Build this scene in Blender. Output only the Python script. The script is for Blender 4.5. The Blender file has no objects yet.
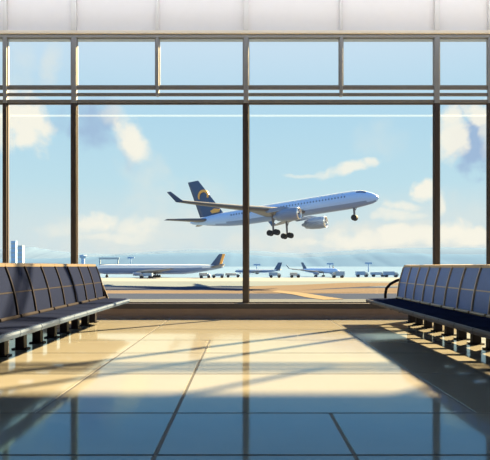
import bpy, math, random
from mathutils import Vector, Matrix
C = bpy.context.scene
col = C.collection
random.seed(7)

# ------------------------------------------------------------------ camera, sky, sun, lamp, exposure
F = 622.0            # focal length in pixels of the 490-wide frame
EYE = 1.0
cd = bpy.data.cameras.new('camera')
cam = bpy.data.objects.new('camera', cd); col.objects.link(cam)
cam.location = (0, 0, EYE); cam.rotation_euler = (math.pi/2, 0, 0)
cd.sensor_width = 36; cd.sensor_fit = 'HORIZONTAL'; cd.lens = F/490*36
cd.shift_y = 36/490; cd.clip_end = 20000; cd.clip_start = .05
C.camera = cam
C.view_settings.view_transform = 'Standard'; C.view_settings.look = 'None'
C.view_settings.exposure = 0.0; C.view_settings.gamma = 1.0; C.view_settings.use_curve_mapping = False

def lin(r, g, b):
    f = lambda c: (c/255)/12.92 if c/255 <= .04045 else ((c/255+.055)/1.055)**2.4
    return (f(r), f(g), f(b), 1)

def angles(px, py):   # direction of a pixel as azimuth, elevation
    u, v = (px-245)/F, (266-py)/F
    az = math.atan(u)
    return az, math.atan(v*math.cos(az))

SUN_STRENGTH = 36.0
SUN_COLOR = (1.00, 0.73, 0.34)
SUN_TO = Vector((1.30, 1.36, 1.0)).normalized()      # direction towards the sun
SKY_STRENGTH = 1.0

def build_sky():
    w = bpy.data.worlds.new('sky'); C.world = w; w.use_nodes = True
    nt = w.node_tree; nt.nodes.clear(); L = nt.links
    def N(t, **k):
        n = nt.nodes.new(t)
        for a, b in k.items(): setattr(n, a, b)
        return n
    def put(sock, v):
        if hasattr(v, 'is_output'): L.new(v, sock)
        else: sock.default_value = v
    def M(op, a, b=0.0, c=0.0, clamp=False):
        n = N('ShaderNodeMath', operation=op, use_clamp=clamp)
        put(n.inputs[0], a); put(n.inputs[1], b); put(n.inputs[2], c)
        return n.outputs[0]
    tc = N('ShaderNodeTexCoord'); sp = N('ShaderNodeSeparateXYZ'); L.new(tc.outputs['Generated'], sp.inputs[0])
    az = M('ARCTAN2', sp.outputs[0], sp.outputs[1]); el = M('ARCSINE', sp.outputs[2])
    cmb = N('ShaderNodeCombineXYZ'); L.new(az, cmb.inputs[0]); L.new(el, cmb.inputs[1])
    def noise(scale, detail, rough=.55):
        n = N('ShaderNodeTexNoise'); n.inputs['Scale'].default_value = scale; n.inputs['Detail'].default_value = detail
        n.inputs['Roughness'].default_value = rough; L.new(cmb.outputs[0], n.inputs['Vector'])
        s = N('ShaderNodeSeparateColor'); L.new(n.outputs['Color'], s.inputs[0]); return s
    n1 = noise(16, 5); n2 = noise(34, 5)
    waz = M('MULTIPLY_ADD', M('SUBTRACT', n1.outputs[0], .5), .05, az)
    wel = M('MULTIPLY_ADD', M('SUBTRACT', n1.outputs[1], .5), .035, el)
    puff = M('MULTIPLY', M('SUBTRACT', n2.outputs[2], .5), 1.5)
    # clear sky by elevation
    t = M('DIVIDE', M('ADD', el, .1), 1.7, clamp=True)
    cr = N('ShaderNodeValToRGB'); L.new(t, cr.inputs[0])
    stops = [(-.1, (196, 206, 214)), (-.01, (205, 220, 228)), (.02, (216, 230, 232)), (.07, (212, 230, 233)), (.13, (194, 227, 238)),
             (.235, (182, 220, 239)), (.34, (205, 228, 244)), (.6, (140, 186, 232)), (1.55, (104, 158, 222))]
    e = cr.color_ramp.elements
    for i, (a, c) in enumerate(stops):
        x = e[i] if i < 2 else e.new(.5)
        x.position = (a+.1)/1.7; x.color = lin(*c)
    sky = cr.outputs[0]
    def blob(px, py, rx, ry, rot=0, op=1.0, hard=.55, pf=1.25):
        a, b = angles(px, py); rx *= 1.18/F; ry *= 1.18/F; r = math.radians(rot)
        dx = M('SUBTRACT', waz, a); dy = M('SUBTRACT', wel, b)
        ux = M('MULTIPLY_ADD', dx, math.cos(r)/rx, M('MULTIPLY', dy, math.sin(r)/rx))
        uy = M('MULTIPLY_ADD', dy, math.cos(r)/ry, M('MULTIPLY', dx, -math.sin(r)/ry))
        q = M('SUBTRACT', 1.0, M('ADD', M('MULTIPLY', ux, ux), M('MULTIPLY', uy, uy)))
        q = M('MULTIPLY_ADD', puff, pf, q)
        mr = N('ShaderNodeMapRange', interpolation_type='SMOOTHSTEP'); L.new(q, mr.inputs[0])
        mr.inputs[1].default_value = 0; mr.inputs[2].default_value = hard*1.5; mr.inputs[3].default_value = 0; mr.inputs[4].default_value = op
        return mr.outputs[0]
    def layer(base, c, blobs):
        m = None
        for b in blobs:
            v = blob(*b); m = v if m is None else M('MAXIMUM', m, v)
        mx = N('ShaderNodeMix', data_type='RGBA'); L.new(m, mx.inputs[0]); L.new(base, mx.inputs[6]); mx.inputs[7].default_value = c
        return mx.outputs[2]
    # wide soft cream banks low down, then pale veils, grey-blue undersides, bright cream heads
    sky = layer(sky, lin(238, 238, 228), [
        (120, 236, 90, 20, 0, .55, .9), (170, 228, 60, 22, 0, .5, .9), (300, 240, 90, 16, 0, .75, .8), (200, 205, 40, 30, 0, .25, 1.),
        (150, 185, 26, 50, 25, .45, 1.), (400, 238, 110, 16, 0, .8, .7), (440, 215, 70, 26, 0, .35, 1.), (378, 140, 30, 22, 0, .25, 1.),
        (50, 65, 12, 26, -15, .5, .9), (20, 80, 18, 40, 0, .3, 1.)])
    sky = layer(sky, lin(164, 190, 220), [
        (96, 122, 26, 26, 20, .85, .8), (472, 142, 20, 30, 15, 1., .6), (128, 150, 10, 24, 20, .4, .9), (60, 118, 20, 14, 0, .45, .9)])
    sky = layer(sky, lin(255, 250, 234), [
        (22, 118, 34, 24, -30, .95, .6), (5, 130, 14, 20, 0, .8, .7), (131, 140, 15, 26, 28, .95, .7), (112, 112, 14, 14, 20, .45, .9),
        (347, 169, 30, 7, 8, .85, .6), (372, 163, 12, 6, 0, .8, .6), (304, 174, 20, 2.5, 2, .5, .8),
        (424, 189, 11, 12, 0, .95, .5), (437, 200, 9, 15, 0, .8, .6), (403, 206, 16, 7, 0, .8, .6), (396, 216, 22, 6, 0, .7, .7),
        (450, 136, 14, 24, 0, .9, .6), (474, 116, 16, 10, -20, .9, .6), (488, 128, 10, 26, 0, .6, .7),
        (360, 239, 45, 8, 0, .85, .7), (395, 234, 20, 9, 0, .9, .6), (425, 237, 40, 9, 0, .9, .6), (455, 232, 22, 11, 0, 1., .6), (478, 236, 24, 10, 0, .95, .6), (320, 243, 30, 5, 0, .6, .8),
        (100, 221, 22, 11, 0, .95, .7), (135, 226, 24, 10, 0, .7, .8), (118, 236, 34, 6, 0, .6, .8), (60, 230, 25, 8, 0, .3, .9)])
    bg = N('ShaderNodeBackground'); L.new(sky, bg.inputs[0]); bg.inputs[1].default_value = SKY_STRENGTH
    out = N('ShaderNodeOutputWorld'); L.new(bg.outputs[0], out.inputs[0])
build_sky()

sd = bpy.data.lights.new('sun', 'SUN'); sd.energy = SUN_STRENGTH; sd.color = SUN_COLOR; sd.angle = math.radians(1.2)
so = bpy.data.objects.new('sun', sd); col.objects.link(so)
so.rotation_euler = (-SUN_TO).to_track_quat('-Z', 'Y').to_euler(); so.location = (20, 25, 25)

# ------------------------------------------------------------------ materials
def mat(name, c, rough=.6, metal=0., spec=.5, noise=0., nscale=8., bump=0., bscale=60., coat=0., emit=None):
    m = bpy.data.materials.new(name); m.use_nodes = True
    nt = m.node_tree; b = nt.nodes['Principled BSDF']
    if len(c) == 3: c = (*c, 1)
    b.inputs['Base Color'].default_value = c; b.inputs['Roughness'].default_value = rough
    b.inputs['Metallic'].default_value = metal; b.inputs['Specular IOR Level'].default_value = spec
    b.inputs['Coat Weight'].default_value = coat
    tc = nt.nodes.new('ShaderNodeTexCoord')
    if noise:
        n = nt.nodes.new('ShaderNodeTexNoise'); n.inputs['Scale'].default_value = nscale; n.inputs['Detail'].default_value = 4
        nt.links.new(tc.outputs['Object'], n.inputs['Vector'])
        mx = nt.nodes.new('ShaderNodeMix'); mx.data_type = 'RGBA'
        nt.links.new(n.outputs['Fac'], mx.inputs[0])
        mx.inputs[6].default_value = tuple(x*(1-noise) for x in c[:3])+(1,); mx.inputs[7].default_value = tuple(min(1, x*(1+noise)) for x in c[:3])+(1,)
        nt.links.new(mx.outputs[2], b.inputs['Base Color'])
    if bump:
        n = nt.nodes.new('ShaderNodeTexNoise'); n.inputs['Scale'].default_value = bscale; n.inputs['Detail'].default_value = 3
        nt.links.new(tc.outputs['Object'], n.inputs['Vector'])
        bp = nt.nodes.new('ShaderNodeBump'); bp.inputs['Strength'].default_value = bump; bp.inputs['Distance'].default_value = .01
        nt.links.new(n.outputs['Fac'], bp.inputs['Height']); nt.links.new(bp.outputs[0], b.inputs['Normal'])
    if emit:
        b.inputs['Emission Color'].default_value = (*emit[0], 1); b.inputs['Emission Strength'].default_value = emit[1]
    return m

def glass_mat():
    m = bpy.data.materials.new('window_glass'); m.use_nodes = True; nt = m.node_tree; nt.nodes.clear()
    tr = nt.nodes.new('ShaderNodeBsdfTransparent'); tr.inputs[0].default_value = (.985, .992, .995, 1)
    gl = nt.nodes.new('ShaderNodeBsdfGlossy'); gl.inputs['Roughness'].default_value = .01
    lw = nt.nodes.new('ShaderNodeLayerWeight'); lw.inputs[0].default_value = .5
    pw = nt.nodes.new('ShaderNodeMath'); pw.operation = 'POWER'; nt.links.new(lw.outputs['Facing'], pw.inputs[0]); pw.inputs[1].default_value = 5
    fr = nt.nodes.new('ShaderNodeMath'); fr.operation = 'MULTIPLY_ADD'; nt.links.new(pw.outputs[0], fr.inputs[0]); fr.inputs[1].default_value = .9; fr.inputs[2].default_value = .012
    mx = nt.nodes.new('ShaderNodeMixShader'); o = nt.nodes.new('ShaderNodeOutputMaterial')
    nt.links.new(fr.outputs[0], mx.inputs[0]); nt.links.new(tr.outputs[0], mx.inputs[1]); nt.links.new(gl.outputs[0], mx.inputs[2])
    nt.links.new(mx.outputs[0], o.inputs[0])
    return m

def polished_floor():
    # warm stone under a blue-tinted polish: soft diffuse body, tinted mirror growing towards grazing view
    m = bpy.data.materials.new('polished_stone'); m.use_nodes = True; nt = m.node_tree; nt.nodes.clear(); L = nt.links
    def N(t): return nt.nodes.new(t)
    tc = N('ShaderNodeTexCoord'); no = N('ShaderNodeTexNoise'); no.inputs['Scale'].default_value = 1.3; no.inputs['Detail'].default_value = 5
    L.new(tc.outputs['Object'], no.inputs['Vector'])
    mx = N('ShaderNodeMix'); mx.data_type = 'RGBA'; L.new(no.outputs['Fac'], mx.inputs[0])
    mx.inputs[6].default_value = (.258, .250, .235, 1); mx.inputs[7].default_value = (.315, .305, .287, 1)
    di = N('ShaderNodeBsdfDiffuse'); L.new(mx.outputs[2], di.inputs[0])
    gl = N('ShaderNodeBsdfGlossy'); gl.inputs['Roughness'].default_value = .065
    lw = N('ShaderNodeLayerWeight'); lw.inputs[0].default_value = .5
    pw = N('ShaderNodeMath'); pw.operation = 'POWER'; L.new(lw.outputs['Facing'], pw.inputs[0]); pw.inputs[1].default_value = 5
    mr = N('ShaderNodeMapRange'); L.new(lw.outputs['Facing'], mr.inputs[0]); mr.inputs[1].default_value = .76; mr.inputs[2].default_value = .895
    ti = N('ShaderNodeMix'); ti.data_type = 'RGBA'; L.new(mr.outputs[0], ti.inputs[0]); L.new(ti.outputs[2], gl.inputs[0])
    ti.inputs[6].default_value = (.27, .64, 1, 1); ti.inputs[7].default_value = (1, .95, .76, 1)      # the polish loses its tint at grazing view
    ma = N('ShaderNodeMath'); ma.operation = 'MULTIPLY_ADD'; L.new(pw.outputs[0], ma.inputs[0]); ma.inputs[1].default_value = .82; ma.inputs[2].default_value = .045
    ms = N('ShaderNodeMixShader'); L.new(ma.outputs[0], ms.inputs[0]); L.new(di.outputs[0], ms.inputs[1]); L.new(gl.outputs[0], ms.inputs[2])
    o = N('ShaderNodeOutputMaterial'); L.new(ms.outputs[0], o.inputs[0])
    return m

def streak_mat():
    m = bpy.data.materials.new('streak_tube'); m.use_nodes = True; nt = m.node_tree; nt.nodes.clear()
    a = nt.nodes.new('ShaderNodeBsdfTranslucent'); a.inputs[0].default_value = (.50, .58, .66, 1)
    b = nt.nodes.new('ShaderNodeBsdfTransparent'); x = nt.nodes.new('ShaderNodeMixShader'); x.inputs[0].default_value = .055
    o = nt.nodes.new('ShaderNodeOutputMaterial')
    nt.links.new(b.outputs[0], x.inputs[1]); nt.links.new(a.outputs[0], x.inputs[2]); nt.links.new(x.outputs[0], o.inputs[0])
    return m

M_ = dict(
    tile=polished_floor(),
    grout=mat('dark_grout', (.05, .05, .06), .6),
    plaster=mat('cream_plaster', (.84, .80, .79), .8, noise=.02),
    inner=mat('wall_paint', (.09, .14, .27), .8, noise=.03),
    ceil=mat('ceiling_paint', (.24, .37, .66), .8),
    bronze=mat('bronze_frame', (.060, .044, .042), .45),
    grey=mat('faded_frame_grey', (.31, .315, .34), .5),  # upper frames greyed to imitate the washed-out fade upwards
    bar=mat('dull_grey_bar', (.215, .20, .195), .5),
    pale=mat('faded_mullion_pale', (.74, .71, .69), .6),  # mullions over the header paled further for the same fade
    trimc=mat('cream_trim', (.93, .83, .70), .6),
    sill=mat('dark_sill', (.050, .044, .056), .5, noise=.1),
    base=mat('brown_skirting', (.34, .25, .24), .5, noise=.1),
    glass=glass_mat(),
    streak=streak_mat(),
    lamp=mat('fill_housing', (.7, .7, .7), .4),
    pad=mat('charcoal_pad_unlit', (.013, .018, .046), .8, spec=0., noise=.12, nscale=30, bump=.15, bscale=220),  # darkened so that pads standing in the sun look unlit
    pad2=mat('navy_pad_lifted', (.135, .22, .54), .55, spec=.3, noise=.12, nscale=30, bump=.15, bscale=220),  # lifted pad colour to offset the shade on the right row
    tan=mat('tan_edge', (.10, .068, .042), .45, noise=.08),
    seam=mat('taupe_rail', (.036, .034, .042), .7, spec=0.),
    seam2=mat('taupe_rail_lifted', (.56, .45, .36), .5, spec=.4),  # lighter copy of the taupe rail for the shaded right row
    tan2=mat('tan_edge_sunlit', (.42, .29, .16), .45, noise=.08),  # brighter copy of the tan edge, sunlit look put into the colour
    steel2=mat('steel_shaded', (.045, .04, .055), .5, spec=.15),  # darker copy of the front steel, shade put into the colour
    steel=mat('brushed_steel', (.045, .075, .15), .4, metal=.2, spec=.3),
    leg=mat('dark_metal', (.014, .013, .021), .6, spec=.06),
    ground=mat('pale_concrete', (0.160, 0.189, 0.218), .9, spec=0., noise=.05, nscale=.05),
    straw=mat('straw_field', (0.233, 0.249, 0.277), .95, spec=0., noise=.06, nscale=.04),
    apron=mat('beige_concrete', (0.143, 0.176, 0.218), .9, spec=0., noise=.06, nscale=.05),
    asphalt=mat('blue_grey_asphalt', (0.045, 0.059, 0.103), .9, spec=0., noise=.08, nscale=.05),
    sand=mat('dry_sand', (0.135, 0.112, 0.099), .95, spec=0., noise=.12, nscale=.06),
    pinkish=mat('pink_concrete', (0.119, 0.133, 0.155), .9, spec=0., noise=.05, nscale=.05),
    flats=mat('hazed_flats', (0.127, 0.208, 0.358), .95, spec=0., noise=.05, nscale=.02),  # aerial haze put into the colour of the far ground
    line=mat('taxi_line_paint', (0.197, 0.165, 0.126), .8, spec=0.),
    hill=mat('hazed_hills', (0.089, 0.165, 0.311), 1., spec=0., noise=.03, nscale=.002),  # both hill colours carry painted aerial haze
    hill2=mat('pale_hazed_hills', (0.117, 0.187, 0.323), 1., spec=0., noise=.03, nscale=.002),
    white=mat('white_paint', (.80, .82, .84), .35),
    under=mat('blue_grey_shade', (.38, .57, .92), .35),
    belly=mat('belly_shade_grey', (.19, .29, .54), .45),
    jet=mat('underside_shade_blue', (.16, .24, .42), .4),  # shade on the parked jets' lower hulls, put into the colour
    wing=mat('wing_shade_grey', (.105, .11, .14), .5),
    wingtop=mat('wing_lit_skin', (0.310, 0.290, 0.260), .4),
    navy=mat('navy_paint', (.042, .085, .19), .35),
    orange=mat('orange_paint', (.80, .42, .10), .4),
    nacelle=mat('nacelle_paint', (.20, .26, .40), .35),
    chrome=mat('polished_lip', (.75, .74, .72), .2, metal=.6),
    dark=mat('dark_opening', (.02, .022, .03), .5),
    cabin=mat('cabin_glass', (.12, .17, .30), .2),
    rubber=mat('tyre_rubber', (.022, .022, .028), .7),
    strut=mat('strut_metal', (.16, .15, .17), .4, metal=.3),
    hazeblue=mat('hazed_blue_cladding', (.24, .38, .62), .7),  # distance haze put into the colours of the far structures
    hazegrey=mat('hazed_grey_cladding', (0.288, 0.360, 0.444), .7),
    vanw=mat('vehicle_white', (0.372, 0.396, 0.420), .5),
    vanb=mat('vehicle_hazed_blue', (.20, .31, .48), .5),  # lightened and blued to imitate haze over the far vehicles
)

# ------------------------------------------------------------------ mesh helpers
class MB:
    def __init__(s): s.v = []; s.f = []; s.m = []; s.sm = []
    def add(s, vs, fs, mi=0, smooth=False):
        o = len(s.v); s.v += [tuple(v) for v in vs]
        for f in fs: s.f.append([i+o for i in f]); s.m.append(mi); s.sm.append(smooth)
    def box(s, x0, x1, y0, y1, z0, z1, mi=0):
        vs = [(x, y, z) for x in (x0, x1) for y in (y0, y1) for z in (z0, z1)]
        s.add(vs, [(0, 1, 3, 2), (4, 6, 7, 5), (0, 4, 5, 1), (2, 3, 7, 6), (0, 2, 6, 4), (1, 5, 7, 3)], mi)
    def loft(s, rings, cap=True, mi=0, smooth=True, closed=True):
        n = len(rings[0]); vs = [p for r in rings for p in r]; fs = []
        for i in range(len(rings)-1):
            for j in range(n if closed else n-1):
                k = (j+1) % n
                fs.append((i*n+j, i*n+k, (i+1)*n+k, (i+1)*n+j))
        s.add(vs, fs, mi, smooth)
        if cap: s.add(rings[0], [tuple(range(n))[::-1]], mi); s.add(rings[-1], [tuple(range(n))], mi)
    def tube(s, pts, r, n=8, mi=0):
        pts = [Vector(p) for p in pts]; rings = []
        for i, p in enumerate(pts):
            d = (pts[min(i+1, len(pts)-1)]-pts[max(i-1, 0)]).normalized()
            a = d.orthogonal().normalized() if not rings else (prev-d*prev.dot(d)).normalized()
            prev = a; b = d.cross(a)
            rr = r[i] if isinstance(r, (list, tuple)) else r
            rings.append([p+a*math.cos(t)*rr+b*math.sin(t)*rr for t in [2*math.pi*k/n for k in range(n)]])
        s.loft(rings, True, mi)
    def cyl(s, c, axis, r, h, n=16, mi=0):
        c = Vector(c); a = Vector(axis).normalized(); s.tube([c-a*h/2, c+a*h/2], r, n, mi)
    def build(s, name, m, parent=None, bevel=0., kind=None):
        me = bpy.data.meshes.new(name); me.from_pydata(s.v, [], s.f)
        for mm in (m if isinstance(m, list) else [m]): me.materials.append(mm)
        me.polygons.foreach_set('material_index', s.m); me.polygons.foreach_set('use_smooth', s.sm)
        me.update()
        import bmesh
        bm = bmesh.new(); bm.from_mesh(me); bmesh.ops.recalc_face_normals(bm, faces=bm.faces); bm.to_mesh(me); bm.free()
        o = bpy.data.objects.new(name, me); col.objects.link(o)
        if parent: o.parent = parent
        if bevel:
            b = o.modifiers.new('bevel', 'BEVEL'); b.width = bevel; b.segments = 2; b.limit_method = 'ANGLE'
        if kind: o['kind'] = kind
        return o
def tag(o, label, cat, group=None):
    o['label'] = label; o['category'] = cat
    if group: o['group'] = group
    return o
def empty(name, loc, rz=0):
    o = bpy.data.objects.new(name, None); col.objects.link(o); o.location = loc; o.rotation_euler = (0, 0, rz); o.empty_display_size = .2
    return o
def boxobj(name, b, m, parent=None, bevel=0., kind=None):
    k = MB(); k.box(*b); return k.build(name, m, parent, bevel, kind)
def copy_tree(o, parent=None):
    c = o.copy(); col.objects.link(c); c.parent = parent
    for ch in list(o.children): copy_tree(ch, c)
    return c
S = 'structure'

# ------------------------------------------------------------------ the hall
WY = 12.0                        # glass wall
PX = F/WY                        # pixels per metre at the glass
X0, X1, YB, ZC = -9.5, 11.5, -4.0, 6.6
def wx(px): return (px-245)/PX
def wz(py): return EYE+(266-py)/PX
ZS, ZT, ZH = wz(303), wz(101.5), wz(36.5)      # sill, transom, header heights

# floor: large polished tiles over dark grout
k = MB(); k.box(X0, X1, YB, WY+.1, -.12, -.003)
floor = k.build('floor', M_['grout'], None, 0, S)
g = .011
rows = [YB, -2.6, -1.35, -.1, 1.0, 2.15, 3.29, 4.23, 5.76, 7.15, 8.4, 9.75, 11.1, WY-.12]
k = MB()
for i in range(len(rows)-1):
    a, b = rows[i], rows[i+1]
    if i in (5, 6): js = [-9.5, -6.6, -3.6, -.475, .58, 3.7, 6.8, 9.2, 11.5]
    else: js = [-9.5, -7.6, -5.5, -3.45, -1.42, 1.57, 3.6, 5.7, 7.8, 9.7, 11.5]
    if i >= 7 and i < 10: js = sorted(js+[-.475])
    for j in range(len(js)-1):
        x0, x1, y0, y1 = js[j]+g, js[j+1]-g, a+g, b-g
        e = .002
        vs = [(x0, y0, -.003), (x1, y0, -.003), (x1, y1, -.003), (x0, y1, -.003), (x0+e, y0+e, 0), (x1-e, y0+e, 0), (x1-e, y1-e, 0), (x0+e, y1-e, 0)]
        k.add(vs, [(4, 5, 6, 7), (0, 1, 5, 4), (1, 2, 6, 5), (2, 3, 7, 6), (3, 0, 4, 7)])
t = k.build('tiles', M_['tile'], floor); t['kind'] = S

# shell
boxobj('ceiling', (X0-.2, X1+.2, YB-.2, WY+.35, ZC, ZC+.2), M_['ceil'], None, 0, S)
boxobj('wall_left', (X0-.2, X0, YB, WY+.35, -.12, ZC), M_['inner'], None, 0, S)
boxobj('wall_right', (X1, X1+.2, YB, WY-6.5, -.12, ZC), M_['inner'], None, 0, S)
boxobj('wall_back', (X0-.2, X1+.2, YB-.2, YB, -.12, ZC), M_['inner'], None, 0, S)
# header wall above the windows
hz0 = ZH+.06
wf = boxobj('wall_front', (X0, X1+.2, WY+.02, WY+.35, hz0, ZC), M_['plaster'], None, 0, S)
boxobj('trim_1', (X0, X1, WY-.075, WY+.2, ZH+.03, ZH+.095), M_['trimc'], None, .01, S)
boxobj('trim_2', (X0, X1, WY-.05, WY+.2, ZH-.035, ZH+.03), M_['grey'], None, .01, S)
# low wall below the glass: skirting, apron, projecting sill
boxobj('baseboard_front', (X0, X1, WY-.12, WY+.2, -.1, .065), M_['base'], None, .01, S)
k = MB(); k.box(X0, X1, WY-.09, WY+.2, .065, .17); k.box(X0, X1, WY-.11, WY+.2, .155, .185)
k.build('wall_under_window', M_['base'], None, .006, S)
boxobj('trim_3', (X0, X1, WY-.16, WY+.22, .185, ZS), M_['sill'], None, .012, S)
# horizontal transom bars
for n, (a, b) in enumerate([(86.2, 89.8), (93, 96.3), (99.8, 103.6)]):
    boxobj('trim_%d' % (4+n), (X0, X1, WY-.018, WY+.018, wz(b), wz(a)), M_['bar'], None, .008, S)
# mullions
lows = [(-7.9, .11), (wx(5.6), .075), (wx(74.3), .10), (wx(246), .095), (wx(436.5), .10), (wx(489.5), .07), (8.1, .11)]
ups = lows+[(-6.0, .06), (wx(157.5), .06), (wx(341), .06), (6.4, .06)]
n = 7
for x, w in lows:
    boxobj('trim_%d' % n, (x-w/2, x+w/2, WY-.045, WY+.045, ZS, wz(103.2)), M_['bronze'], None, .01, S); n += 1
for x, w in ups:
    z0 = wz(103.6) if w > .06 else wz(96.5)
    boxobj('trim_%d' % n, (x-w/2, x+w/2, WY-.05, WY+.045, z0, ZH-.03), M_['grey'], None, .008, S); n += 1
    boxobj('trim_%d' % n, (x-w/2, x+w/2, WY-.055, WY+.02, ZH+.1, ZC), M_['pale'], None, .008, S); n += 1
# glazing: one window per bay, its pane inside a slim bead
def window(i, x0, x1, z0, z1):
    k = MB(); b = .018
    for a in ((x0, x0+b, z0, z1), (x1-b, x1, z0, z1), (x0+b, x1-b, z0, z0+b), (x0+b, x1-b, z1-b, z1)):
        k.box(a[0], a[1], WY-.012, WY+.03, a[2], a[3])
    o = k.build('window_%d' % i, M_['bronze'] if z1 < 4.3 else M_['grey'], None, 0, S)
    p = boxobj('pane', (x0+b*.5, x1-b*.5, WY+.004, WY+.012, z0+b*.5, z1-b*.5), M_['glass'], o); p['kind'] = S
i = 1
xs = sorted(lows)
edges = [(X0, 0)]+xs+[(X1, 0)]
for (a, wa), (b, wb) in zip(edges, edges[1:]):
    window(i, a+wa/2, b-wb/2, ZS, wz(103.6)); i += 1
xs = sorted(ups); edges = [(X0, 0)]+xs+[(X1, 0)]
for (a, wa), (b, wb) in zip(edges, edges[1:]):
    window(i, a+wa/2, b-wb/2, wz(86.2), ZH-.035); i += 1
# added tube outside, imitating a pale reflection streak across the glass
k = MB(); k.tube([(X0, WY+.3, EYE+150.3/F*(WY+.3)), (X1, WY+.3, EYE+150.3/F*(WY+.3))], .022, 8)
for x, w in lows: k.box(x-.012, x+.012, WY+.1, WY+.3, EYE+150.3/F*(WY+.3)-.01, EYE+150.3/F*(WY+.3)+.01)
k.build('trim_%d' % n, M_['streak'], None, 0, S); n += 1

# added lamp strip, out of view, brightening the header wall
t = empty('header_fill_lamp', (0, WY-1.0, ZC-.02))
k = MB(); k.box(-6.5, 6.5, -.05, .05, -.14, -.06); k.build('housing', M_['lamp'], t, .008)
for x in (-6, -3, 0, 3, 6): boxobj('hanger', (x-.012, x+.012, -.012, .012, -.07, .02), M_['lamp'], t)
boxobj('diffuser', (-6.4, 6.4, .05, .06, -.13, -.07), mat('fill_diffuser', (.9, .9, .9), .5, emit=((1, .95, .9), 3.)), t)
tag(t, 'long slim fill lamp added out of view to whiten the wall above the glass', 'lamp')
HEADER_FILL = 60.
ad = bpy.data.lights.new('header_fill_light', 'AREA'); ad.shape = 'RECTANGLE'; ad.size = 12.8; ad.size_y = .06; ad.energy = HEADER_FILL; ad.color = (.95, .98, 1)
ao = bpy.data.objects.new('header_fill_light', ad); col.objects.link(ao); ao.parent = t
ao.location = (0, .08, -.10); ao.rotation_euler = Vector((0, 1, -.6)).to_track_quat('-Z', 'Y').to_euler()

# ------------------------------------------------------------------ outside ground
GZ = -3.0
def gy(py, z=GZ): return F*(EYE-z)/(py-266)
boxobj('ground', (-900, 900, 12.5, 9000, GZ-1, GZ), M_['flats'], None, 0, S)
def strip(name, ya, yb, m, dz, x0=-260, x1=260):
    boxobj(name, (x0, x1, gy(yb), gy(ya), GZ-.3, GZ+dz), m, None, 0, S)
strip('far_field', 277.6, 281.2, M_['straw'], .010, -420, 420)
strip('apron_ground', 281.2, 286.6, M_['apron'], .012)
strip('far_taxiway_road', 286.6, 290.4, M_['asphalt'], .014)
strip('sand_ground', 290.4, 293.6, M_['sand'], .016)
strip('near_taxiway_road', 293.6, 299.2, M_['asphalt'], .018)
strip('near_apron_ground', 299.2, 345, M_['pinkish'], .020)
# sandy verge and curved taxi line right of the middle mullion
def patch(name, pts, m, dz):
    vs = [((px-245)/F*gy(py), gy(py), GZ+dz) for px, py in pts]
    k = MB(); nn = len(vs); k.add(vs, [tuple(range(nn))]); k.add([(x, y, z-.02) for x, y, z in vs], [tuple(range(nn))[::-1]])
    o = k.build(name, m, None, 0, S); return o
patch('verge_ground', [(244, 286.5), (300, 285), (345, 282.8), (420, 282.8), (470, 284), (380, 286), (330, 288.5), (300, 290.5), (255, 292.5)], M_['sand'], .035)
patch('grass_verge_ground', [(256, 293), (300, 290.6), (350, 288.6), (440, 287.6), (440, 290.6), (330, 293.2), (290, 293.2)], M_['sand'], .045)
patch('taxiway_marking_road', [(278, 290.8), (296, 292.4), (312, 294.6), (326, 297), (344, 299.4), (324, 300.2), (306, 297.6), (292, 294.6), (272, 292.2)], M_['line'], .06)

# hills
def ridge(name, y, depth, pts, m):
    k = MB(); rng = random.Random(len(pts)*7+int(y)); P = []
    for (a, ha), (b, hb) in zip(pts, pts[1:]):
        for s in range(8):
            u = s/8; P.append((a+(b-a)*u, ha+(hb-ha)*u+rng.uniform(-.35, .35)))
    P.append(pts[-1]); rings = []
    for px, py in P:
        x = (px-245)/F*y; h = (266-py)/F*y+EYE
        rings.append([(x, y-depth, GZ-4), (x*.98, y-depth*.45, GZ+(h-GZ)*(.62+rng.uniform(-.06, .06))), (x, y, h), (x*1.02, y+depth, GZ-4)])
    k.loft(rings, False, 0, True, False)
    return k.build(name, m, None, 0, S)
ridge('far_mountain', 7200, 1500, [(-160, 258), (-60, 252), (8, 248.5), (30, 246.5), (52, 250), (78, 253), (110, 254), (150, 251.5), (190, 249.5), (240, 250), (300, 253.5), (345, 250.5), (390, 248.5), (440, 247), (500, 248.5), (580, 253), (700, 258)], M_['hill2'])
ridge('near_hill', 5200, 900, [(-160, 263), (0, 259), (60, 258.5), (110, 256), (150, 253.8), (230, 252.5), (262, 256), (300, 258), (335, 255.5), (380, 252.5), (430, 254), (520, 254.5), (650, 260)], M_['hill'])

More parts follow.
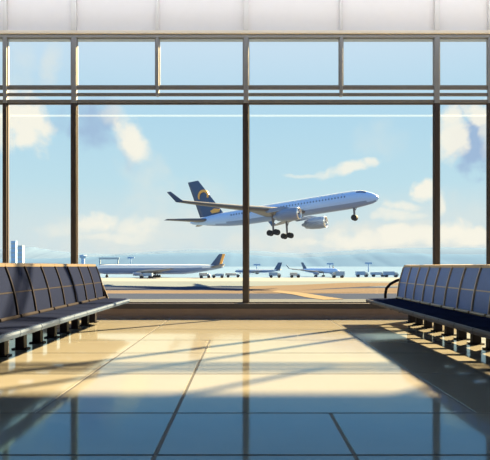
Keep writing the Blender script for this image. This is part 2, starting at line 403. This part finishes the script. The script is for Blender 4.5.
# ------------------------------------------------------------------ airliners
def ring(x, r, zc, n=24, fz=1.04):
    return [(x, r*math.cos(a), zc+r*fz*math.sin(a)) for a in [2*math.pi*j/n for j in range(n)]]
def foil(x0, x1, y, z, t, n=8, up=(0, 0, 1)):
    u = Vector(up); pts = []
    c = x0-x1
    prof = [0, .04, .15, .35, .6, .82, 1.]
    th = [0, .5, .9, 1., .75, .35, 0]
    for q, h in zip(prof, th): pts.append(Vector((x0-c*q, y, z))+u*t*h*.6)
    for q, h in list(zip(prof, th))[-2:0:-1]: pts.append(Vector((x0-c*q, y, z))-u*t*h*.4)
    return pts
def airliner(name, label, group, d):
    """model axes: x forward (nose at 0), y to port, z up; d holds the proportions of this aircraft"""
    base = Vector((d.get('bx', -22), 0, d['wheel_z']-d['wr']))
    root = empty(name, (0, 0, 0)); tag(root, label, 'airplane', group)
    def B(mb, nm, m, par=None, **kw):
        mb.v = [tuple(Vector(v)-base) for v in mb.v]
        return mb.build(nm, m, par or root, **kw)
    r = d['r']; Ln = d['len']; tz = d['tail_z']
    st = [(.35, .06, -.40), (.2, .35, -.39), (-.15, .72, -.36), (-.9, 1.12/1.9, -.28), (-1.9, 1.42/1.9, -.14), (-3.0, 1.68/1.9, -.02), (-4.6, 1.86/1.9, 0), (-6.5, 1, 0)]
    rings = []
    for i_, (x, q, z) in enumerate(st): rings.append(ring(x, q*r if q <= 1 and i_ > 2 else q*r/1.9, z))
    for u in (.25, .45, .62): rings.append(ring(-Ln*u, r, 0))
    for u, q, z in ((.70, .985, .03), (.77, .90, .18), (.84, .74, .42), (.90, .56, .64), (.95, .40, .80), (.985, .25, .92), (1.0, .10, 1.0)):
        rings.append(ring(-Ln*u, q*r, z*tz))
    k = MB()
    k.loft(rings)
    # white crown; sides and belly coloured bluer and darker to imitate their shade
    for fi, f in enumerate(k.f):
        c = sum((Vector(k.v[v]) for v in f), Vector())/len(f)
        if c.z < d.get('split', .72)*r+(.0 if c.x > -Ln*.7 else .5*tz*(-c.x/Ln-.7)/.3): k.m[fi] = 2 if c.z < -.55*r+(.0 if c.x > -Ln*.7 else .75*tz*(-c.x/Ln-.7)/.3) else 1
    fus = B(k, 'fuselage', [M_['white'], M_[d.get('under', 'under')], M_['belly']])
    # cockpit glass
    if d.get('detail'):
        for s in (-1, 1):
            k = MB(); a = []
            for x, th0, th1 in ((-1.95, 38, 62), (-2.5, 36, 66), (-3.1, 36, 64), (-3.9, 38, 56)):
                i_ = max(j for j in range(len(st)) if st[j][0] >= x); p, q = st[i_], st[min(i_+1, len(st)-1)]
                u = (x-p[0])/(q[0]-p[0]) if q[0] != p[0] else 0
                rr = (p[1]+(q[1]-p[1])*u)*r*1.012; zc = p[2]+(q[2]-p[2])*u
                a.append([(x, s*rr*math.cos(math.radians(t_)), zc+rr*1.04*math.sin(math.radians(t_))) for t_ in (th0, (th0+th1)/2, th1)])
            k.loft(a, False, 0, True, False)
            o = B(k, 'cockpit_window', M_['cabin'])
        for s in (-1, 1):
            k = MB()
            x = -6.2
            while x > -Ln*.74:
                th = math.radians(17); rr = r*1.004
                z = rr*1.04*math.sin(th)
                y = math.sqrt(max(0, 1-(z/(r*1.04))**2))*r*1.006
                k = MB(); k.box(x-.13, x+.13, s*y-.02, s*y+.02, z-.17, z+.17); B(k, 'cabin_window', M_['cabin'], fus)
                x -= .68
        # lettering along the forward fuselage, too small to read in the photo
        for s in (-1, 1):
            k = MB(); x = -6.6
            ws = [.55, .75, .4, .7, .6, .75, .5, 0, .7, .55, .7, .75, .45, .7]
            for w_ in ws:
                if w_:
                    for q in range(2):
                        z = r*(.58+.17*q); y = math.sqrt(1-(z/(r*1.04))**2)*r
                        k.box(x-w_*(.4 if q else 1), x-.02*q, s*y-.03, s*y+.03, z-.14, z+.14)
                if not w_: B(k, 'airline_lettering', M_['under']); k = MB()
                x -= w_+.3 if w_ else .7
            B(k, 'airline_lettering', M_['under'])
    # wings with winglets, engines
    zr = -.62*r
    for s in (-1, 1):
        wx_, wy_, wz_ = d['tip']; cr_ = d['root_chord']; wr0 = d['root_x']
        tl = wx_+d['tip_chord']
        k = MB(); sec = []
        for u in (0, .12, .3, .36, .55, .75, .9, 1.0):
            y = r*.5+(wy_-r*.5)*u; le = wr0+(tl-wr0)*u
            te_r = wr0-cr_; te_k = te_r-.6
            te = te_r+(te_k-te_r)*(u/.36) if u < .36 else te_k+(wx_-te_k)*((u-.36)/.64)
            z = zr+(wz_-zr)*(u*.55+.45*u*u)
            sec.append(foil(le, te, s*y, z, .95*(1-u)+.40))
        k.loft(sec, True)
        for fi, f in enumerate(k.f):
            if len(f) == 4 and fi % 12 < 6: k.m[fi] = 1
        w_ = B(k, 'wing', [M_['wing'], M_['wingtop']])  # lit top and shaded underside put into the two wing colours
        if d.get('winglet'):
            k = MB(); gx, gy_, gz = d['winglet']
            k.loft([foil(tl, wx_, s*wy_, wz_, .22), foil(tl-.35, wx_-.15, s*(wy_+.28), wz_+.35, .2, up=(0, -s*.6, .8)), foil(gx+.9, gx, s*gy_, gz, .1, up=(0, -s, .2))], True)
            B(k, 'winglet', M_['navy'], w_)
        ex, ey, ez = d['engine']; el = d['engine_len']; er = d['engine_r']
        k = MB(); n_ = 24
        def er_ring(x, q): return [(x, s*ey+q*math.cos(a), ez+q*math.sin(a)) for a in [2*math.pi*j/n_ for j in range(n_)]]
        k.loft([er_ring(ex-.25, er*.93), er_ring(ex-.7, er*1.04), er_ring(ex-el*.35, er*1.07), er_ring(ex-el*.7, er*.95), er_ring(ex-el, er*.72), er_ring(ex-el, er*.5), er_ring(ex-el-.9, er*.2)], True)
        e_ = B(k, 'engine', M_['nacelle'])
        k = MB(); k.loft([er_ring(ex-.25, er*.935), er_ring(ex, er*.97), er_ring(ex+.06, er*.9), er_ring(ex, er*.83), er_ring(ex-.3, er*.80)], False)
        B(k, 'inlet_lip', M_['chrome'], e_)
        k = MB(); k.loft([er_ring(ex-.3, er*.82), er_ring(ex-.32, er*.2), er_ring(ex+.05, .03)], True)
        B(k, 'fan', M_['dark'], e_)
        if d.get('detail'):
            k = MB(); k.loft([[(ex-1.2, s*ey-.12, ez+er*.9), (ex-1.2, s*ey+.12, ez+er*.9), (ex-el-2.2, s*ey+.12, ez+er*.8), (ex-el-2.2, s*ey-.12, ez+er*.8)],
                              [(ex-3.4, s*ey-.12, zr+.45), (ex-3.4, s*ey+.12, zr+.45), (ex-el-3.2, s*ey+.12, zr+.45), (ex-el-3.2, s*ey-.12, zr+.45)]], True, 0, False)
            B(k, 'pylon', M_['nacelle'], e_)
        # stabiliser
        sx, sy, sz = d['stab_tip']; a0 = d['stab_root']
        k = MB(); k.loft([foil(a0, a0-4.2, s*.2, tz*.75, .8), foil((a0+sx+1.4)/2, (a0-4.2+sx)/2, s*sy*.55, (tz*.75+sz)/2, .6), foil(sx+1.6, sx, s*sy, sz, .34)], True)
        B(k, 'horizontal_stabilizer', M_['wing'])
    # fin
    (fa, fz), (fb, _), (fc, fz0), (fd, _) = d['fin']      # top front, top rear, base front, base rear
    k = MB(); k.loft([foil(fc, fd, 0, fz0, .42, up=(0, 1, 0)), foil((fa+fc)/2, (fb+fd)/2, 0, (fz+fz0)/2, .34, up=(0, 1, 0)), foil(fa, fb, 0, fz, .2, up=(0, 1, 0))], True)
    fin = B(k, 'tail_fin', M_['navy'])
    if d.get('ring'):
        cx, cz, R0 = d['ring']
        k = MB()
        for s in (-1, 1):
            vs = []; nn = 22
            for q in range(nn+1):
                a = math.radians(-25+235*q/nn); wdt = .30*math.sin(math.pi*min(1, max(.18, q/nn)))**.6+.08
                for rr in (R0-wdt, R0+wdt*.6):
                    for y in (s*.08, s*.27): vs.append((cx+rr*math.cos(a), y, cz+rr*math.sin(a)))
            fs = []
            for q in range(nn):
                o = q*4; fs += [(o, o+1, o+5, o+4), (o+2, o+6, o+7, o+3), (o+1, o+3, o+7, o+5), (o, o+4, o+6, o+2)]
            fs += [(0, 2, 3, 1), (nn*4, nn*4+1, nn*4+3, nn*4+2)]
            k.add(vs, fs)
        B(k, 'ring_emblem', M_['orange'], fin)
        k = MB(); ax, az_ = d['swoosh']
        for s in (-1, 1):
            vs = [(ax+1.0, s*.02, az_-.45), (ax-.9, s*.02, az_-.5), (ax-1.3, s*.02, az_+.1), (ax-.2, s*.02, az_+.55), (ax+1.2, s*.02, az_+.25)]
            vs += [(x, s*.32, z) for x, y, z in vs]
            k.add(vs, [(0, 1, 2, 3, 4), (5, 6, 7, 8, 9)]+[(j, (j+1) % 5, 5+(j+1) % 5, 5+j) for j in range(5)])
        B(k, 'swoosh_emblem', M_['orange'], fin)
    elif d.get('fin_edge'):
        k = MB(); k.loft([foil(fd+.9, fd-.05, 0, fz0+.1, .45, up=(0, 1, 0)), foil(fb+.9, fb-.1, 0, fz, .3, up=(0, 1, 0))], True)
        B(k, 'rudder', M_['orange'], fin)
    # undercarriage
    wr = d['wr']
    def gear(x, y, wz_, offs):
        k = MB(); k.tube([(x+.1, y, -r*.5), (x, y, wz_)], [.30, .2], 8)
        k.box(x-.9 if len(offs) > 2 else x-.1, x+.9 if len(offs) > 2 else x+.1, y-.1, y+.1, wz_-.1, wz_+.1)
        k.tube([(x+1.1, y, -r*.6), (x+.05, y, wz_*.55-.5)], .08, 6)
        g_ = B(k, 'landing_gear', M_['strut'])
        for ox, oy in offs:
            k = MB(); c = (x+ox, y+oy, wz_); k.cyl(c, (0, 1, 0), wr, .36, 16); k.cyl(c, (0, 1, 0), wr*.5, .42, 10)
            B(k, 'wheel', M_['rubber'], g_)
    if d.get('detail') or d.get('gear'):
        mx_, my_ = d['main']
        gear(d['nose_x'], 0, d['nose_z'], [(0, -.32), (0, .32)])
        for s in (-1, 1): gear(mx_, s*my_, d['wheel_z'], [(-.75, -.4), (-.75, .4), (.75, -.4), (.75, .4)])
    return root, base
def place(root, base, R, T, sc=1.0):
    m = R.to_4x4(); m.translation = Vector(T)+R@(base*sc)
    root.matrix_world = m @ Matrix.Scale(sc, 4)
def attitude(yaw, pitch, roll):
    n = Vector((math.cos(yaw)*math.cos(pitch), math.sin(yaw)*math.cos(pitch), math.sin(pitch)))
    l = Vector((-math.sin(yaw), math.cos(yaw), 0)); u = n.cross(l)
    l2 = l*math.cos(roll)+u*math.sin(roll); u2 = n.cross(l2)
    return Matrix((n, l2, u2)).transposed()

D = dict(r=1.78, len=44.6, tail_z=.55, tip=(-34.0, 21.7, .75), tip_chord=1.7, root_x=-14.6, root_chord=9.6, winglet=(-35.6, 22.3, 2.9),
         engine=(-13.9, 7.6, -2.5), engine_len=4.9, engine_r=1.28, stab_tip=(-47.5, 6.7, .75), stab_root=-38.6,
         fin=((-41.8, 10.2), (-44.7, 10.2), (-35.4, 1.4), (-41.9, 1.4)), ring=(-40.6, 6.3, 1.28), swoosh=(-37.6, 2.4),
         nose_x=-5.0, nose_z=-3.75, main=(-21.8, 3.6), wheel_z=-5.05, wr=.62, detail=True)
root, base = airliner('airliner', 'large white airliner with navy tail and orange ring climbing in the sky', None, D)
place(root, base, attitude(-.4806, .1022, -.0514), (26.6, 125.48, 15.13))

# parked jets, far across the field
P1 = dict(D, r=1.62, len=45, tail_z=.9, fin=((-43.6, 5.3), (-45.6, 5.3), (-40.4, 1.2), (-44.4, 1.2)), ring=None, swoosh=None, fin_edge=True, winglet=None,
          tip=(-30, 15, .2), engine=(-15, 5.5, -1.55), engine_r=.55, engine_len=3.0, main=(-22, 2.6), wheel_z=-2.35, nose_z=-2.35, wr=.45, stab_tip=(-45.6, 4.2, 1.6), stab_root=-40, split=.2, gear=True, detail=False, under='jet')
r1, b1 = airliner('airliner', 'long white parked jet with a short orange edged tail behind the left seats', None, P1); r1
T = (-52.5, 214, GZ+2.8+.05)
place(r1, b1, attitude(math.pi, 0, 0), T)
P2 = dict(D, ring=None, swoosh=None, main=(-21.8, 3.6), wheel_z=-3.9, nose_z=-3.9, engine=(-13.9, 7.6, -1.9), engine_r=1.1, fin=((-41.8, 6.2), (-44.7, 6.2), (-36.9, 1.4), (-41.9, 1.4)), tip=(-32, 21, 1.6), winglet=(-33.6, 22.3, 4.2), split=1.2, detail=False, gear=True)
r2, b2 = airliner('airliner', 'small grey parked jet facing the hall right of the middle mullion', None, P2)
place(r2, b2, attitude(math.radians(-58), 0, 0), (33.5, 222, GZ+4.46*.5+.03), .5)
P3 = dict(P1, fin=((-42.6, 8.2), (-46.6, 8.2), (-38.4, 1.2), (-44.4, 1.2)), fin_edge=False)
r3, b3 = airliner('airliner', 'distant small jet with a plain navy tail just right of the middle mullion', None, P3)
place(r3, b3, attitude(math.radians(168), 0, 0), (2.5-7.5, 318, GZ+2.8*.52+.03), .52)

# ------------------------------------------------------------------ far airport buildings, masts, vehicles
def at(px, y): return (px-245)/F*y
def hgt(py, y): return EYE+(266-py)/F*y-GZ
def tower(px, y, top, w, label):
    t = empty('control_tower', (at(px, y), y, GZ)); H = hgt(top, y)
    k = MB(); k.tube([(0, 0, -.1), (0, 0, H*.72)], [w*.5, w*.42], 12); k.build('shaft', M_['hazeblue'], t)
    k = MB(); k.tube([(0, 0, H*.70), (0, 0, H*.76), (0, 0, H*.88)], [w*.45, w*.75, w*.95], 12); k.build('cab', M_['vanb'], t)
    k = MB(); k.tube([(0, 0, H*.88), (0, 0, H*.93)], [w*1.02, w*.8], 12); k.tube([(0, 0, H*.92), (0, 0, H)], .12*w, 6); k.build('roof', M_['hazeblue'], t)
    tag(t, label, 'tower'); return t
def block(px0, px1, y, top, m, label, name='office_block'):
    t = empty(name, (at((px0+px1)/2, y), y, GZ)); w = (px1-px0)/F*y; H = hgt(top, y)
    boxobj('body', (-w/2, w/2, 0, w, -.1, H), m, t)
    k = MB(); nn = max(3, int(H/6))
    for q in range(nn): k.box(-w*.44, w*.44, -.12, .1, H*(q+.35)/nn, H*(q+.7)/nn)
    k.build('window_band', M_['hazegrey'] if m is M_['hazeblue'] else M_['hazeblue'], t)
    boxobj('roof', (-w*.53, w*.53, -.3, w+.3, H, H+.8), m, t)
    k = MB(); k.tube([(w*.2, w*.4, H), (w*.2, w*.4, H+3)], .25, 6); k.build('antenna', m, t)
    tag(t, label, 'building')
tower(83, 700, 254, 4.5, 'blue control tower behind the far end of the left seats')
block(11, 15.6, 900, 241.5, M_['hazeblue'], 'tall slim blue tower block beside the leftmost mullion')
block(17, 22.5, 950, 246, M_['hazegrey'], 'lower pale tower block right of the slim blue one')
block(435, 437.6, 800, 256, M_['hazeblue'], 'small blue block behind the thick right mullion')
def mast(px, y, top, label, grp=None):
    t = empty('light_mast', (at(px, y), y, GZ)); H = hgt(top, y); s = y/300
    k = MB(); k.tube([(0, 0, -.1), (0, 0, H)], [.35*s, .2*s], 8); k.build('pole', M_['hazeblue'], t)
    k = MB(); k.box(-1.6*s, 1.6*s, -.2*s, .2*s, H-.5*s, H)
    for q in (-1.3, -.45, .45, 1.3): k.box((q-.3)*s, (q+.3)*s, -.5*s, -.1*s, H-.8*s, H-.2*s)
    k.build('floodlight_bar', M_['hazeblue'], t)
    tag(t, label, 'light mast', 'floodlight masts on the airfield')
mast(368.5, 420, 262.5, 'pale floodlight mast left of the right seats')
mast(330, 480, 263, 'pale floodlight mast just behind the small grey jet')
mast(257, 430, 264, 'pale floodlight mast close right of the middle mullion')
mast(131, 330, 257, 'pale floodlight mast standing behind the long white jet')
def gantry(px0, px1, y, top, label):
    t = empty('gantry', (at((px0+px1)/2, y), y, GZ)); w = (px1-px0)/F*y; H = hgt(top, y)
    for x in (-w/2, w/2): boxobj('post', (x-.3, x+.3, -.3, .3, -.1, H), M_['hazegrey'], t)
    boxobj('beam', (-w/2-.6, w/2+.6, -.35, .35, H-.9, H), M_['hazegrey'], t)
    boxobj('beam', (-w/2, w/2, -.25, .25, H*.55, H*.55+.5), M_['hazegrey'], t)
    tag(t, label, 'gantry')
gantry(100, 118, 300, 257.5, 'pale blue loading gantry behind the nose of the long white jet')
def truck(px, y, w, h, m, label, rz=0):
    t = empty('service_truck', (at(px, y), y, GZ), rz)
    boxobj('cargo_box', (-w/2, w*.2, -1.1, 1.1, .7, h), m, t)
    k = MB(); k.loft([[(w*.22, -1.05, .6), (w*.22, 1.05, .6), (w*.22, 1.05, h*.85), (w*.22, -1.05, h*.85)], [(w*.42, -1.05, .6), (w*.42, 1.05, .6), (w*.38, 1., h*.8), (w*.38, -1., h*.8)], [(w*.5, -1.05, .6), (w*.5, 1.05, .6), (w*.5, 1.05, h*.45), (w*.5, -1.05, h*.45)]], True, 0, False)
    k.build('cab', M_['vanw'] if m is M_['vanb'] else M_['vanb'], t)
    for x in (-w*.32, w*.33):
        for y_ in (-1, 1):
            k = MB(); k.cyl((x, y_, .48), (0, 1, 0), .48, .3, 12); k.build('wheel', M_['rubber'], t)
    tag(t, label, 'truck', 'service trucks along the far edge of the field')
for px, y, w, h, m, l in [
    (146, 199, 5.5, 2.2, 'vanb', 'blue service truck under the middle of the long white jet'), (205, 203, 5, 2.2, 'vanw', 'white service truck near the tail of the long white jet'),
    (218, 206, 5.5, 1.9, 'vanb', 'blue service truck just past the tail of the long white jet'), (233, 215, 7, 1.9, 'vanw', 'white service truck close left of the middle mullion'),
    (275, 210, 5.5, 2.4, 'vanb', 'blue service truck left of the small grey jet'), (295, 212, 4.5, 2.2, 'vanw', 'white service truck beside the wing of the small grey jet'),
    (338, 208, 5.5, 2.8, 'vanb', 'blue service truck right of the small grey jet'), (362, 225, 6, 2.6, 'vanb', 'blue service truck at the foot of the right floodlight mast'),
    (378, 230, 7, 2.2, 'vanb', 'blue service truck second from the end of the right seats'), (391, 222, 7, 2.6, 'vanb', 'blue service truck next to the end of the right seats')]:
    truck(px, y, w*.75, h*.8, M_[m], l, random.choice((0, math.pi)))

# ------------------------------------------------------------------ rows of seats
def bench(label, side, xt, xj, xf, xl, y_far, pitch, count, padm, zt, seam, tan, steel):
    """side -1 left, +1 right; lateral distances: back top, seat joint, seat front, legs"""
    root = empty('airport_bench', (side*xj, y_far-pitch*count/2, 0)); tag(root, label, 'bench')
    oy = y_far-pitch*count/2
    def B(mb, nm, m, par=None, bevel=0.):
        mb.v = [(side*x-side*xj, y-oy, z) for x, y, z in mb.v]
        return mb.build(nm, m, par or root, bevel)
    dx = xt-xj
    def bx(z):                                     # front face of the back, gently curved
        u = (z-.42)/(zt-.42); return xj+dx*(u+.16*math.sin(math.pi*u)*-1)
    def backslab(k, y0, y1, z0, z1, off, th, n=8):
        rr = []
        for q in range(n+1):
            z = z0+(z1-z0)*q/n; x = bx(z)
            rr.append([(x+off, y0, z), (x+off, y1, z), (x+off+th, y1, z), (x+off+th, y0, z)])
        k.loft(rr, True, 0, False)
    for q in range(count):
        y0 = y_far-pitch*(q+1); y1 = y0+pitch; g_ = .022
        # seat
        k = MB(); prof = [(xj+.03, .385), (xj+.03, .432), (xj-.10, .425), (xf+.14, .422), (xf+.05, .418), (xf+.02, .405), (xf+.012, .38), (xf+.03, .355), (xf+.12, .345)]
        k.loft([[(x, y0+.012, z) for x, z in prof], [(x, y1-.012, z) for x, z in prof]], True, 0, False)
        s_ = B(k, 'seat', M_['pad'], None, .006)
        k = MB(); prof = [(xf+.03, .412), (xf, .408), (xf-.008, .385), (xf+.004, .352), (xf+.03, .348)]
        k.loft([[(x, y0+.006, z) for x, z in prof], [(x, y1-.006, z) for x, z in prof]], True, 0, False)
        B(k, 'front_edge', steel, s_, .003)
        k = MB(); k.tube([(xj-.022, y0+.03, .442), (xj-.022, y1-.03, .442)], .021, 8); B(k, 'rear_piping', tan if side > 0 else seam, s_)
        # back
        k = MB(); backslab(k, y0+.008, y1-.008, .40, zt-.035, .022, .028); b_ = B(k, 'backrest', M_['leg'])
        k = MB(); backslab(k, y0+g_, y1-g_, .445, .700, 0, .024); B(k, 'back_pad', padm, b_, .007)
        k = MB(); backslab(k, y0+g_, y1-g_, .716, zt-.042, 0, .024); B(k, 'back_pad', padm, b_, .007)
        k = MB(); backslab(k, y0+.01, y1-.01, .701, .715, -.004, .028, 1); B(k, 'cross_seam', seam, b_)
        k = MB(); x = bx(zt-.025)
        k.loft([[(x-.012, y0, zt-.043), (x-.012, y1, zt-.043), (x+.058, y1, zt-.043), (x+.058, y0, zt-.043)], [(x-.010, y0, zt-.006), (x-.010, y1, zt-.006), (x+.056, y1, zt), (x+.056, y0, zt)]], True, 0, False)
        B(k, 'top_rail', tan, b_, .008)
    for q in range(count+1):
        y = y_far-pitch*q
        k = MB(); rr = []
        for z in [.41+(zt-.45)*j/9 for j in range(10)]:
            x = bx(z); rr.append([(x-.018, y-.014, z), (x-.018, y+.014, z), (x+.05, y+.014, z), (x+.05, y-.014, z)])
        k.loft(rr, True, 0, False); B(k, 'back_rail', seam, None, .005)
        # leg: foot pad, leaning column
        ly = y+(.06 if q == count else -.06 if q == 0 else 0)
        k = MB()
        k.loft([[(xl-.055, ly-.055, .015), (xl-.055, ly+.055, .015), (xl+.055, ly+.055, .015), (xl+.055, ly-.055, .015)],
                [(xl-.05, ly-.055, .36), (xl-.05, ly+.055, .36), (xl+.05, ly+.055, .36), (xl+.05, ly-.055, .36)]], True, 0, False)
        l_ = B(k, 'leg', M_['leg'], None, .006)
        k = MB(); k.box(xl-.09, xl+.09, ly-.075, ly+.075, 0, .016); B(k, 'foot_plate', M_['leg'], l_, .004)
        # arm under the seat reaching to the front edge
        k = MB(); k.loft([[(xl+.04, ly-.02, .28), (xl+.04, ly+.02, .28), (xl+.04, ly+.02, .38), (xl+.04, ly-.02, .38)], [(xf+.07, ly-.02, .325), (xf+.07, ly+.02, .325), (xf+.07, ly+.02, .35), (xf+.07, ly-.02, .35)]], True, 0, False)
        B(k, 'seat_bracket', M_['leg'])
    k = MB(); k.box(xl-.07, xl-.01, y_far-pitch*count, y_far, .19, .345); B(k, 'beam', M_['leg'], None, .008)
    if side < 0:                                  # added tan plate imitating a sun patch on the last seat back
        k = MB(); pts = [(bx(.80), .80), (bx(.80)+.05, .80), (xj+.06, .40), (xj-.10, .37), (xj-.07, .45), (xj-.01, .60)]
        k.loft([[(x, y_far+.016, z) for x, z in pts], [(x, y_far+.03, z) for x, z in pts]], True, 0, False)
        B(k, 'sun_patch_plate', M_['tan']); return root
    # curved armrest at the far end
    k = MB(); ya = y_far+.02
    pts = [(bx(.76)+.01, ya, .76), (xj-.02, ya, .735), (xj-.12, ya, .68), (xj-.19, ya, .60), (xj-.21, ya, .50), (xj-.21, ya, .40), (xj-.16, ya, .34)]
    k.tube(pts, .026, 8); B(k, 'armrest', M_['leg'])
    return root
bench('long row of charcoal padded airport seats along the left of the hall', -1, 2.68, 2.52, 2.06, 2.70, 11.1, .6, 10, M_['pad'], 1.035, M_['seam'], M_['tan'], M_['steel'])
bench('long row of navy padded airport seats along the right of the hall', 1, 2.85, 2.72, 2.16, 2.96, 11.1, .52, 11, M_['pad2'], 1.02, M_['seam2'], M_['tan2'], M_['steel2'])
